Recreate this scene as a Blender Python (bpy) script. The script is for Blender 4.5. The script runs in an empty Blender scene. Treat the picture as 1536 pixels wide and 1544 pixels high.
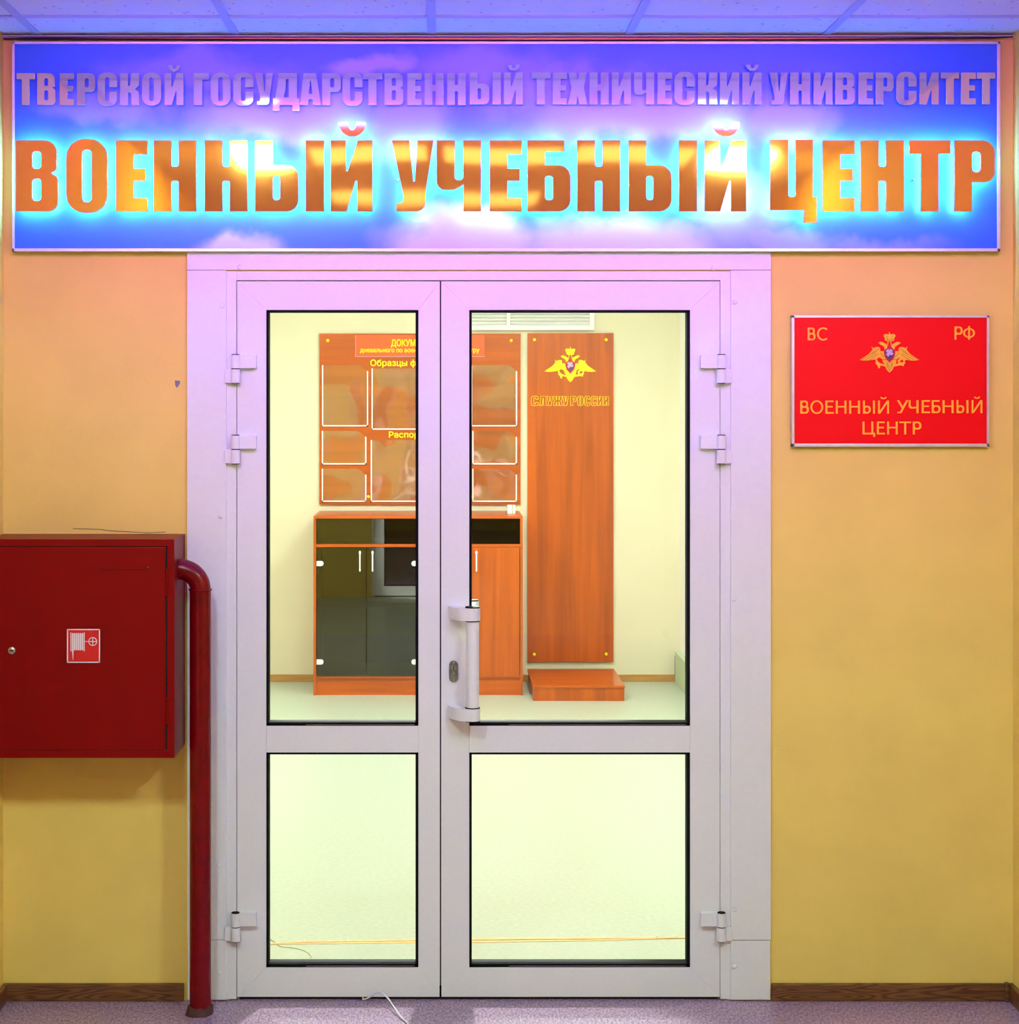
import bpy, bmesh, math, random
from mathutils import Vector, Matrix
random.seed(7)
S = bpy.context.scene
COL = S.collection

# ------------------------------------------------------------------ camera
D, U, CX, HZ, EYE = 5.8, 0.002, 665.0, 605.0, 1.806
cam_d = bpy.data.cameras.new('camera'); cam = bpy.data.objects.new('camera', cam_d); COL.objects.link(cam)
cam.location = (0, -D, EYE); cam.rotation_euler = (math.pi/2, 0, 0)
cam_d.sensor_fit = 'HORIZONTAL'; cam_d.sensor_width = 36
cam_d.lens = (D/U)/1536*36
cam_d.shift_x = (768-CX)/1536; cam_d.shift_y = -(772-HZ)/1536
cam_d.clip_start = .05; cam_d.clip_end = 60
S.camera = cam

# ------------------------------------------------------------------ world, exposure
w = bpy.data.worlds.new('world'); S.world = w; w.use_nodes = True
w.node_tree.nodes['Background'].inputs[0].default_value = (.02, .02, .03, 1)
w.node_tree.nodes['Background'].inputs[1].default_value = .3
S.view_settings.view_transform = 'Standard'; S.view_settings.look = 'None'
S.view_settings.gamma = 1; S.view_settings.use_curve_mapping = False
S.view_settings.exposure = 0.0
S.cycles.use_denoising = True
S.cycles.max_bounces = 10; S.cycles.diffuse_bounces = 5; S.cycles.glossy_bounces = 5
S.cycles.transparent_max_bounces = 16
S.cycles.sample_clamp_indirect = 8
S.cycles.caustics_reflective = False; S.cycles.caustics_refractive = False

CORRIDOR_LAMP = 150.0       # emission of the corridor ceiling lamps
ROOM_LAMP = 66.0         # emission of the lamps in the lit room
LED = 54.0               # emission of the diffusers behind the gold letters
VIOLET = 14.0            # watts of the added violet spill light

def area(name, loc, rot, sx, sy, col, power):
    l = bpy.data.lights.new(name, 'AREA'); l.shape = 'RECTANGLE'; l.size = sx; l.size_y = sy
    l.color = col; l.energy = power
    o = bpy.data.objects.new(name, l); COL.objects.link(o); o.location = loc; o.rotation_euler = rot
    return o
# added violet light imitating the sign's spill on end wall and ceiling
vw = area('violet_spill_fill', (.2, -1.72, 2.885), (math.radians(74), 0, 0), 2.9, .05, (.66, .05, 1.0), VIOLET)
vw.data.spread = math.radians(86)
area('blue_ceiling_fill', (.2, -1.75, 2.45), (math.radians(150), 0, 0), 2.9, .05, (.02, .06, 1.0), 8)  # added blue fill tinting the ceiling, no real fitting

sp = bpy.data.lights.new('floor_patch_fill', 'SPOT'); sp.energy = 2300; sp.spot_size = math.radians(25); sp.spot_blend = .3; sp.shadow_soft_size = .07  # added spot that makes the bright floor patches before the doors
sp.color = (.93, 1.0, .95)
spo = bpy.data.objects.new('floor_patch_fill', sp); COL.objects.link(spo); spo.location = (.05, 1.9, 2.84)
spo.rotation_euler = (Vector((.02, -.5, 0))-Vector((.05, 1.9, 2.84))).to_track_quat('-Z', 'Y').to_euler()

# ------------------------------------------------------------------ materials
def mk(name):
    m = bpy.data.materials.new(name); m.use_nodes = True
    nt = m.node_tree; return m, nt, nt.nodes, nt.links, nt.nodes['Principled BSDF']
def plain(name, col, rough=.5, metal=0, spec=.5, noise=0, nscale=60, bump=0, bscale=80, coat=0, bdist=.002):
    m, nt, N, L, P = mk(name)
    P.inputs['Base Color'].default_value = (*col, 1); P.inputs['Roughness'].default_value = rough
    P.inputs['Metallic'].default_value = metal; P.inputs['Specular IOR Level'].default_value = spec
    P.inputs['Coat Weight'].default_value = coat
    tc = N.new('ShaderNodeTexCoord')
    if noise:
        n = N.new('ShaderNodeTexNoise'); n.inputs['Scale'].default_value = nscale; n.inputs['Detail'].default_value = 5
        L.new(tc.outputs['Object'], n.inputs['Vector'])
        r = N.new('ShaderNodeMapRange'); r.inputs[1].default_value = .3; r.inputs[2].default_value = .7
        r.inputs[3].default_value = 1-noise; r.inputs[4].default_value = 1+noise
        L.new(n.outputs['Fac'], r.inputs[0])
        x = N.new('ShaderNodeVectorMath'); x.operation = 'SCALE'; x.inputs[0].default_value = col
        L.new(r.outputs[0], x.inputs['Scale']); L.new(x.outputs[0], P.inputs['Base Color'])
    if bump:
        n = N.new('ShaderNodeTexNoise'); n.inputs['Scale'].default_value = bscale; n.inputs['Detail'].default_value = 2
        L.new(tc.outputs['Object'], n.inputs['Vector'])
        b = N.new('ShaderNodeBump'); b.inputs['Strength'].default_value = bump; b.inputs['Distance'].default_value = bdist
        L.new(n.outputs['Fac'], b.inputs['Height']); L.new(b.outputs[0], P.inputs['Normal'])
    return m
def emis(name, col, s):
    m, nt, N, L, P = mk(name)
    P.inputs['Base Color'].default_value = (.6, .6, .6, 1)
    P.inputs['Emission Color'].default_value = (*col, 1); P.inputs['Emission Strength'].default_value = s
    return m
def wood(name, a, b, scale=(1, 1, 1), rough=.35, ring=9, coat=0, dist=5):
    """grain stretched along the axis whose scale is small"""
    m, nt, N, L, P = mk(name)
    tc = N.new('ShaderNodeTexCoord'); mp = N.new('ShaderNodeMapping'); mp.inputs['Scale'].default_value = scale
    L.new(tc.outputs['Object'], mp.inputs[0])
    n = N.new('ShaderNodeTexNoise'); n.inputs['Scale'].default_value = ring; n.inputs['Detail'].default_value = 9
    n.inputs['Distortion'].default_value = dist*.12
    L.new(mp.outputs[0], n.inputs['Vector'])
    r = N.new('ShaderNodeValToRGB'); r.color_ramp.elements[0].position = .32; r.color_ramp.elements[1].position = .68
    r.color_ramp.elements[0].color = (*a, 1); r.color_ramp.elements[1].color = (*b, 1)
    L.new(n.outputs['Fac'], r.inputs[0]); L.new(r.outputs[0], P.inputs['Base Color'])
    P.inputs['Roughness'].default_value = rough; P.inputs['Coat Weight'].default_value = coat
    P.inputs['Coat Roughness'].default_value = .04
    return m
def glass(name, tint=(1, 1, 1), gain=.9, ior=1.5, rough=0.0):
    m, nt, N, L, P = mk(name); N.remove(P)
    t = N.new('ShaderNodeBsdfTransparent'); t.inputs[0].default_value = (*tint, 1)
    g = N.new('ShaderNodeBsdfGlossy'); g.inputs['Roughness'].default_value = rough
    f = N.new('ShaderNodeFresnel'); f.inputs['IOR'].default_value = ior
    mu = N.new('ShaderNodeMath'); mu.operation = 'MULTIPLY'; mu.inputs[1].default_value = gain
    x = N.new('ShaderNodeMixShader')
    L.new(f.outputs[0], mu.inputs[0]); L.new(mu.outputs[0], x.inputs[0])
    L.new(t.outputs[0], x.inputs[1]); L.new(g.outputs[0], x.inputs[2])
    L.new(x.outputs[0], N['Material Output'].inputs[0])
    return m

M = {}
M['wall'] = plain('yellow_wall_paint', (.88, .64, .15), .75, noise=.05, nscale=4, bump=.25, bscale=180)
M['wall_in'] = plain('yellow_wall_paint_lit', (.75, .70, .52), .7, noise=.02, nscale=3)  # same paint as the corridor, bright room light put into its paler colour
M['white_wall'] = plain('white_wall_paint', (.95, .97, .95), .6)
M['pvc'] = plain('white_pvc', (.80, .80, .80), .38, noise=.015, nscale=90, bump=.08, bscale=400)
M['pvc2'] = plain('white_casing_board', (.80, .80, .80), .4, noise=.015, nscale=50)
M['gasket'] = plain('black_rubber', (.003, .003, .004), .8, spec=.15)
M['dark'] = plain('dark_gap', (.01, .01, .01), .9)
M['alu'] = plain('brushed_aluminium', (.75, .70, .70), .35, metal=.7, noise=.05, nscale=40)
M['steel'] = plain('steel', (.6, .6, .62), .25, metal=1, noise=.05, nscale=200)
M['brass'] = plain('brass_cap', (.85, .55, .08), .25, metal=.8)
M['red_cab'] = plain('red_cabinet_enamel', (.21, .0005, .0015), .4, noise=.05, nscale=12, bump=.1, bscale=70, spec=.13)
M['red_pipe'] = plain('red_pipe_enamel', (.17, .001, .004), .25, noise=.2, nscale=25, bump=.15, bscale=30, spec=.25)
M['rust'] = plain('rusty_flange', (.07, .02, .02), .7, noise=.5, nscale=60)
M['red_sign'] = plain('red_sign_film', (.90, .001, .006), .4, spec=.15)
M['gold_ink'] = plain('gold_lettering', (1.0, .50, .015), .5)
M['gold_dark'] = plain('dark_gold_lines', (.35, .15, .01), .5)
M['yellow_ink'] = plain('bright_yellow_lettering', (.90, .78, .0), .5)
M['red_ink'] = plain('red_shield', (.55, .005, .02), .5)
M['purple_ink'] = plain('violet_shield_field', (.10, .02, .16), .5)
M['pale_ink'] = plain('pale_rider', (.62, .40, .66), .5)
M['white_ink'] = plain('white_print', (.85, .82, .85), .5)
M['sym_red'] = plain('pictogram_red', (.62, .006, .012), .35)
M['orange_plate'] = plain('orange_red_plate', (.80, .12, .03), .3)
M['white_plastic'] = plain('white_plastic', (.85, .85, .85), .35)
M['chrome'] = plain('chrome', (.85, .85, .82), .15, metal=1)
M['oak'] = wood('pale_oak_laminate', (.42, .20, .05), (.55, .30, .09), (.35, 1, 6), ring=18)
M['cherry_v'] = wood('cherry_laminate_upright', (.36, .060, .002), (.56, .10, .002), (7, 7, .35), rough=.32, ring=3, coat=.12)
M['cherry_h'] = wood('cherry_laminate_level', (.38, .064, .002), (.56, .10, .002), (.35, 7, 7), rough=.32, ring=3, coat=.12)
M['cherry_dark'] = plain('cabinet_inside', (.10, .022, .004), .6)
M['smoke'] = glass('smoked_glass', (.34, .27, .10), 1.0, 1.8, .01)
M['glass'] = glass('clear_glass', (.97, .985, .96), .8, 1.45)
M['pocket'] = None
M['cord'] = plain('white_cord', (.75, .74, .74), .5)
M['cord2'] = plain('thin_grey_cord', (.45, .46, .26), .6)
M['tape'] = plain('pale_orange_threshold_strip', (.80, .48, .20), .5, noise=.1, nscale=30)
M['floor_in'] = plain('light_grey_vinyl', (.44, .50, .40), .35, noise=.08, nscale=60)
M['grey_chip'] = plain('grey_plaster', (.22, .23, .26), .9)
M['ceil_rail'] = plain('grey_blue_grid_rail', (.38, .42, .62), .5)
M['plinth'] = plain('pale_green_board', (.50, .62, .42), .6)

# clear plastic pockets, tan patches painted in for the reflections
m, nt, N, L, P = mk('clear_plastic_pocket'); N.remove(P)
t = N.new('ShaderNodeBsdfTransparent'); d = N.new('ShaderNodeBsdfDiffuse'); d.inputs[0].default_value = (.62, .42, .20, 1)
g = N.new('ShaderNodeBsdfGlossy'); g.inputs['Roughness'].default_value = .08
tc = N.new('ShaderNodeTexCoord'); no = N.new('ShaderNodeTexNoise'); no.inputs['Scale'].default_value = 3.2; no.inputs['Detail'].default_value = 1
L.new(tc.outputs['Object'], no.inputs['Vector'])
bu = N.new('ShaderNodeBump'); bu.inputs['Strength'].default_value = .8; bu.inputs['Distance'].default_value = .03
L.new(no.outputs['Fac'], bu.inputs['Height']); L.new(bu.outputs[0], g.inputs['Normal'])
r = N.new('ShaderNodeMapRange'); r.inputs[1].default_value = .50; r.inputs[2].default_value = .53
r.inputs[3].default_value = .05; r.inputs[4].default_value = .22
L.new(no.outputs['Fac'], r.inputs[0])
x1 = N.new('ShaderNodeMixShader'); L.new(r.outputs[0], x1.inputs[0]); L.new(t.outputs[0], x1.inputs[1]); L.new(d.outputs[0], x1.inputs[2])
x2 = N.new('ShaderNodeMixShader'); x2.inputs[0].default_value = .07; L.new(x1.outputs[0], x2.inputs[1]); L.new(g.outputs[0], x2.inputs[2])
L.new(x2.outputs[0], N['Material Output'].inputs[0]); M['pocket'] = m

# corridor floor: speckled grey vinyl
m, nt, N, L, P = mk('speckled_vinyl_floor')
tc = N.new('ShaderNodeTexCoord'); n1 = N.new('ShaderNodeTexNoise'); n1.inputs['Scale'].default_value = 170; n1.inputs['Detail'].default_value = 3
mp = N.new('ShaderNodeMapping'); mp.inputs['Scale'].default_value = (1, .35, 1)
L.new(tc.outputs['Object'], mp.inputs[0]); L.new(mp.outputs[0], n1.inputs['Vector'])
r = N.new('ShaderNodeValToRGB'); r.color_ramp.elements[0].position = .35; r.color_ramp.elements[1].position = .65
r.color_ramp.elements[0].color = (.17, .09, .15, 1); r.color_ramp.elements[1].color = (.52, .36, .50, 1)
L.new(n1.outputs['Fac'], r.inputs[0]); L.new(r.outputs[0], P.inputs['Base Color']); P.inputs['Roughness'].default_value = .32
M['floor'] = m

# skirting: dark walnut with cathedral grain
m, nt, N, L, P = mk('walnut_skirting')
tc = N.new('ShaderNodeTexCoord'); mp = N.new('ShaderNodeMapping'); mp.inputs['Scale'].default_value = (.55, 1, 7)
L.new(tc.outputs['Object'], mp.inputs[0])
n1 = N.new('ShaderNodeTexNoise'); n1.inputs['Scale'].default_value = 5; n1.inputs['Detail'].default_value = 1
L.new(mp.outputs[0], n1.inputs['Vector'])
mu = N.new('ShaderNodeMath'); mu.operation = 'MULTIPLY'; mu.inputs[1].default_value = 75; L.new(n1.outputs['Fac'], mu.inputs[0])
sn = N.new('ShaderNodeMath'); sn.operation = 'SINE'; L.new(mu.outputs[0], sn.inputs[0])
r = N.new('ShaderNodeValToRGB'); r.color_ramp.elements[0].position = 0; r.color_ramp.elements[1].position = .8
r.color_ramp.elements[0].color = (.085, .026, .006, 1); r.color_ramp.elements[1].color = (.20, .078, .024, 1)
mr = N.new('ShaderNodeMapRange'); mr.inputs[1].default_value = -1; L.new(sn.outputs[0], mr.inputs[0])
L.new(mr.outputs[0], r.inputs[0]); L.new(r.outputs[0], P.inputs['Base Color']); P.inputs['Roughness'].default_value = .4
M['skirt'] = m

# ceiling tile: white mineral fibre with small pits, blue light put into its colour
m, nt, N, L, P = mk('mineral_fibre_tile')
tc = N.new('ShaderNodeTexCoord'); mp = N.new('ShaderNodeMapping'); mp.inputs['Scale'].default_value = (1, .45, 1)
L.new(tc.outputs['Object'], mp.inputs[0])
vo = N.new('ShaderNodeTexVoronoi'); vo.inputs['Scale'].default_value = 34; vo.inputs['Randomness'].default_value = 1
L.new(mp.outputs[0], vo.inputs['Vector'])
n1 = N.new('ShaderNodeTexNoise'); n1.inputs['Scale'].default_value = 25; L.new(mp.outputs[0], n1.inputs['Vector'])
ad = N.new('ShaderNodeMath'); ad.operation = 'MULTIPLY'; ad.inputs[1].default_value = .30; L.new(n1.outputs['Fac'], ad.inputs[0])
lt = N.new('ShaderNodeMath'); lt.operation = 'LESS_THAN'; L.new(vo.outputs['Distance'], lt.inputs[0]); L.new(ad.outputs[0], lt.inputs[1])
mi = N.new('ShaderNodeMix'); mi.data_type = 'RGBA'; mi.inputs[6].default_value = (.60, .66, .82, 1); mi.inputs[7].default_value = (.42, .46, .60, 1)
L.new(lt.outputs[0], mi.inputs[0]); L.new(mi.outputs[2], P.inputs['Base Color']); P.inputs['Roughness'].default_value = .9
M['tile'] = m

# mirror-finish gold and silver of the letters, slightly wavy sheet
def mirror(name, col, rough, wav, sc, dist, met):
    m, nt, N, L, P = mk(name)
    P.inputs['Base Color'].default_value = (*col, 1); P.inputs['Metallic'].default_value = met; P.inputs['Roughness'].default_value = rough
    tc = N.new('ShaderNodeTexCoord'); n = N.new('ShaderNodeTexNoise'); n.inputs['Scale'].default_value = sc; n.inputs['Detail'].default_value = 1
    L.new(tc.outputs['Object'], n.inputs['Vector'])
    b = N.new('ShaderNodeBump'); b.inputs['Strength'].default_value = wav; b.inputs['Distance'].default_value = dist
    L.new(n.outputs['Fac'], b.inputs['Height']); L.new(b.outputs[0], P.inputs['Normal'])
    return m
M['gold'] = mirror('polished_gold', (1.0, .44, .06), .045, .16, 1.6, .02, .72)
M['silver'] = mirror('polished_silver', (.74, .74, .94), .05, .15, 2.0, .02, .85)
M['led'] = emis('blue_white_led_diffuser', (.15, .50, 1.0), LED)
M['lamp'] = emis('lamp_diffuser', (.74, 1.0, 1.04), CORRIDOR_LAMP)
M['lamp_dim'] = emis('dim_lamp_diffuser', (.85, 1.0, .95), 2.2)
M['lamp_in'] = emis('room_lamp_diffuser', (.95, 1.0, .95), ROOM_LAMP)

M['lamp_near'] = emis('door_lamp_diffuser', (.95, 1.0, .95), ROOM_LAMP*.95)

# ------------------------------------------------------------------ mesh helpers
def K(y): return (D+y)/D
def PX(px, y=0.): return (px-CX)*U*K(y)
def PZ(py, y=0.): return EYE-(py-HZ)*U*K(y)
def origin(o):
    v = Vector((0, 0, 0))
    while o: v += o.location; o = o.parent
    return v
def link(name, me, mat, parent=None):
    o = bpy.data.objects.new(name, me)
    if mat is not None and not me.materials: me.materials.append(mat)
    if parent is not None:
        off = origin(parent)
        if off.length > 0: me.transform(Matrix.Translation(-off))
        o.parent = parent
    COL.objects.link(o); return o
def obj(name, bm, mat, parent=None, smooth=False):
    me = bpy.data.meshes.new(name); bmesh.ops.recalc_face_normals(bm, faces=bm.faces); bm.to_mesh(me); bm.free()
    if smooth:
        me.polygons.foreach_set('use_smooth', [True]*len(me.polygons))
        me.set_sharp_from_angle(angle=math.radians(40))
    return link(name, me, mat, parent)
def tag(o, label=None, cat=None, group=None, kind=None):
    if label: o['label'] = label
    if cat: o['category'] = cat
    if group: o['group'] = group
    if kind: o['kind'] = kind
    return o
def empty(name, loc): 
    o = bpy.data.objects.new(name, None); o.empty_display_size = .05; o.location = loc; COL.objects.link(o); return o
def thing(name, loc, label, cat, group=None): return tag(empty(name, loc), label, cat, group)
def bx(bm, x0, x1, y0, y1, z0, z1, bev=0):
    r = bmesh.ops.create_cube(bm, size=1)
    vs = r['verts']
    bmesh.ops.scale(bm, vec=(abs(x1-x0), abs(y1-y0), abs(z1-z0)), verts=vs)
    bmesh.ops.translate(bm, vec=((x0+x1)/2, (y0+y1)/2, (z0+z1)/2), verts=vs)
    if bev:
        es = list({e for v in vs for e in v.link_edges})
        bmesh.ops.bevel(bm, geom=es, offset=bev, segments=2, affect='EDGES', profile=.6)
    return bm
def box(name, x0, x1, y0, y1, z0, z1, mat, parent=None, bev=0):
    return obj(name, bx(bmesh.new(), x0, x1, y0, y1, z0, z1, bev), mat, parent)
def pbox(name, px0, px1, py0, py1, yf, yb, mat, parent=None, bev=0):
    """box whose front face (at yf) covers the given picture rectangle"""
    return box(name, PX(px0, yf), PX(px1, yf), yf, yb, PZ(py1, yf), PZ(py0, yf), mat, parent, bev)
def prism_bm(bm, pts, y0, y1):
    a = [bm.verts.new((x, y0, z)) for x, z in pts]; b = [bm.verts.new((x, y1, z)) for x, z in pts]
    bm.faces.new(a); bm.faces.new(b[::-1]); n = len(pts)
    for i in range(n): bm.faces.new((a[i], a[(i+1) % n], b[(i+1) % n], b[i]))
    return bm
def pprism(name, pts, yf, yb, mat, parent=None):
    return obj(name, prism_bm(bmesh.new(), [(PX(x, yf), PZ(y, yf)) for x, y in pts], yf, yb), mat, parent)
def cyl(bm, p0, p1, r, seg=24, r1=None):
    p0, p1 = Vector(p0), Vector(p1); d = p1-p0
    q = d.to_track_quat('Z', 'Y').to_matrix().to_4x4()
    bmesh.ops.create_cone(bm, cap_ends=True, segments=seg, radius1=r, radius2=r if r1 is None else r1, depth=d.length,
                          matrix=Matrix.Translation((p0+p1)/2) @ q)
    return bm
def tube(bm, pts, r, seg=16):
    pts = [Vector(p) for p in pts]; rings = []; n = len(pts)
    up = Vector((0.13, .97, .21)).normalized()
    for i, p in enumerate(pts):
        t = (pts[min(i+1, n-1)]-pts[max(i-1, 0)]).normalized()
        a = t.cross(up).normalized(); b = t.cross(a)
        rings.append([bm.verts.new(p+(a*math.cos(2*math.pi*k/seg)+b*math.sin(2*math.pi*k/seg))*r) for k in range(seg)])
    for i in range(n-1):
        for k in range(seg):
            bm.faces.new((rings[i][k], rings[i][(k+1) % seg], rings[i+1][(k+1) % seg], rings[i+1][k]))
    bm.faces.new(rings[0]); bm.faces.new(rings[-1][::-1]); return bm
def smooth_path(pts, n=8):
    pts = [Vector(p) for p in pts]; out = []
    P = [pts[0]]+pts+[pts[-1]]
    for i in range(1, len(P)-2):
        for k in range(n):
            t = k/n; a, b, c, d = P[i-1], P[i], P[i+1], P[i+2]
            out.append(.5*((2*b)+(-a+c)*t+(2*a-5*b+4*c-d)*t*t+(-a+3*b-3*c+d)*t**3))
    out.append(pts[-1]); return out
def dome(bm, x, z, y, r, h):
    r_ = bmesh.ops.create_uvsphere(bm, u_segments=16, v_segments=8, radius=1)
    bmesh.ops.scale(bm, vec=(r, h, r), verts=r_['verts']); bmesh.ops.translate(bm, vec=(x, y, z), verts=r_['verts']); return bm

# outlines -> solid plates (filled 2D curves handle the holes); result faces the corridor (-y)
def fillet(pts, seg=7):
    out = []; n = len(pts)
    for i, p in enumerate(pts):
        r = p[2] if len(p) > 2 else 0
        v = Vector(p[:2])
        if not r: out.append(v); continue
        a = Vector(pts[i-1][:2])-v; b = Vector(pts[(i+1) % n][:2])-v
        la, lb = a.length, b.length; a.normalize(); b.normalize()
        ang = a.angle(b); t = min(r/math.tan(ang/2), la*.5, lb*.5); rr = t*math.tan(ang/2)
        c = v+(a+b).normalized()*(rr/math.sin(ang/2))
        s = v+a*t-c; e = v+b*t-c
        a0 = math.atan2(s.y, s.x); a1 = math.atan2(e.y, e.x); da = (a1-a0+math.pi) % (2*math.pi)-math.pi
        for k in range(seg+1):
            q = a0+da*k/seg; out.append(c+Vector((math.cos(q), math.sin(q)))*rr)
    return out
def plate(name, loops, y0, y1, mat, parent, bevel=0, offset=0):
    """loops: lists of world (x, z); y0 front, y1 back"""
    cu = bpy.data.curves.new(name, 'CURVE'); cu.dimensions = '2D'; cu.fill_mode = 'BOTH'
    cu.extrude = abs(y1-y0)/2-bevel; cu.bevel_depth = bevel; cu.bevel_resolution = 1; cu.offset = offset-bevel
    for lp in loops:
        s = cu.splines.new('POLY'); s.points.add(len(lp)-1); s.use_cyclic_u = True
        for i, (x, z) in enumerate(lp): s.points[i].co = (x, z, 0, 1)
    t = bpy.data.objects.new('t', cu); COL.objects.link(t)
    me = bpy.data.meshes.new_from_object(t, depsgraph=bpy.context.evaluated_depsgraph_get())
    bpy.data.objects.remove(t); bpy.data.curves.remove(cu)
    me.transform(Matrix.Translation((0, (y0+y1)/2, 0)) @ Matrix.Rotation(math.pi/2, 4, 'X'))
    me.name = name; me.materials.clear()
    return link(name, me, mat, parent)

def lettering(name, s, px0, px1, py0, py1, y, mat, parent, bold=0.0, depth=.0015):
    """line of plain sans text, its contours taken one stroke at a time and fitted to a picture rectangle"""
    from mathutils.geometry import interpolate_bezier, tessellate_polygon
    cu = bpy.data.curves.new(name, 'FONT'); cu.body = s; cu.size = 1
    t = bpy.data.objects.new('t', cu); COL.objects.link(t)
    cv = t.to_curve(bpy.context.evaluated_depsgraph_get())
    loops = []
    for sp_ in cv.splines:
        b = sp_.bezier_points; lp = []
        for k in range(len(b)):
            p, q = b[k], b[(k+1) % len(b)]
            lp += [(v.x, v.y) for v in interpolate_bezier(p.co, p.handle_right, q.handle_left, q.co, 5)[:-1]]
        lp = [p for k, p in enumerate(lp) if (Vector(p)-Vector(lp[k-1])).length > 1e-3]
        ar = sum(lp[k-1][0]*lp[k][1]-lp[k][0]*lp[k-1][1] for k in range(len(lp)))/2
        loops.append((ar, lp))
    t.to_curve_clear(); bpy.data.objects.remove(t); bpy.data.curves.remove(cu)
    xs = [p[0] for _, l in loops for p in l]; zs = [p[1] for _, l in loops for p in l]
    mx, Mx, mz, Mz = min(xs), max(xs), min(zs), max(zs)
    x0, x1, z0, z1 = PX(px0, y), PX(px1, y), PZ(py1, y), PZ(py0, y)
    conv = lambda l: [(x0+(p[0]-mx)/(Mx-mx)*(x1-x0), z0+(p[1]-mz)/(Mz-mz)*(z1-z0)) for p in l]
    bb = lambda l: (min(p[0] for p in l), max(p[0] for p in l), min(p[1] for p in l), max(p[1] for p in l))
    inside = lambda a, b: b[0] < a[0] and a[1] < b[1] and b[2] < a[2] and a[3] < b[3]
    neg = [bb(l) for a, l in loops if a < 0]
    outer = [l for a, l in loops if a < 0 or not any(inside(bb(l), n_) for n_ in neg)]; holes = [l for a, l in loops if a >= 0 and any(inside(bb(l), n_) for n_ in neg)]
    bm = bmesh.new()
    for q, o in enumerate(outer):
        ox = (min(p[0] for p in o), max(p[0] for p in o)); oz = (min(p[1] for p in o), max(p[1] for p in o))
        hs = [h for h in holes if inside(bb(h), bb(o))]
        yf = y-depth-(q % 3)*.0003
        rings = [conv(o)]+[conv(h) for h in hs]
        vs = [bm.verts.new((x, yf, z)) for r_ in rings for x, z in r_]
        for tri in tessellate_polygon([[Vector((x, z, 0)) for x, z in r_] for r_ in rings]):
            try: bm.faces.new([vs[k] for k in tri])
            except ValueError: pass
        for r_ in rings:                      # rounded raised edge thickens the stroke
            tube(bm, [(x, yf+.0004, z) for x, z in r_+[r_[0]]], bold*(z1-z0), 5)
    return obj(name, bm, mat, parent)

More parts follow.
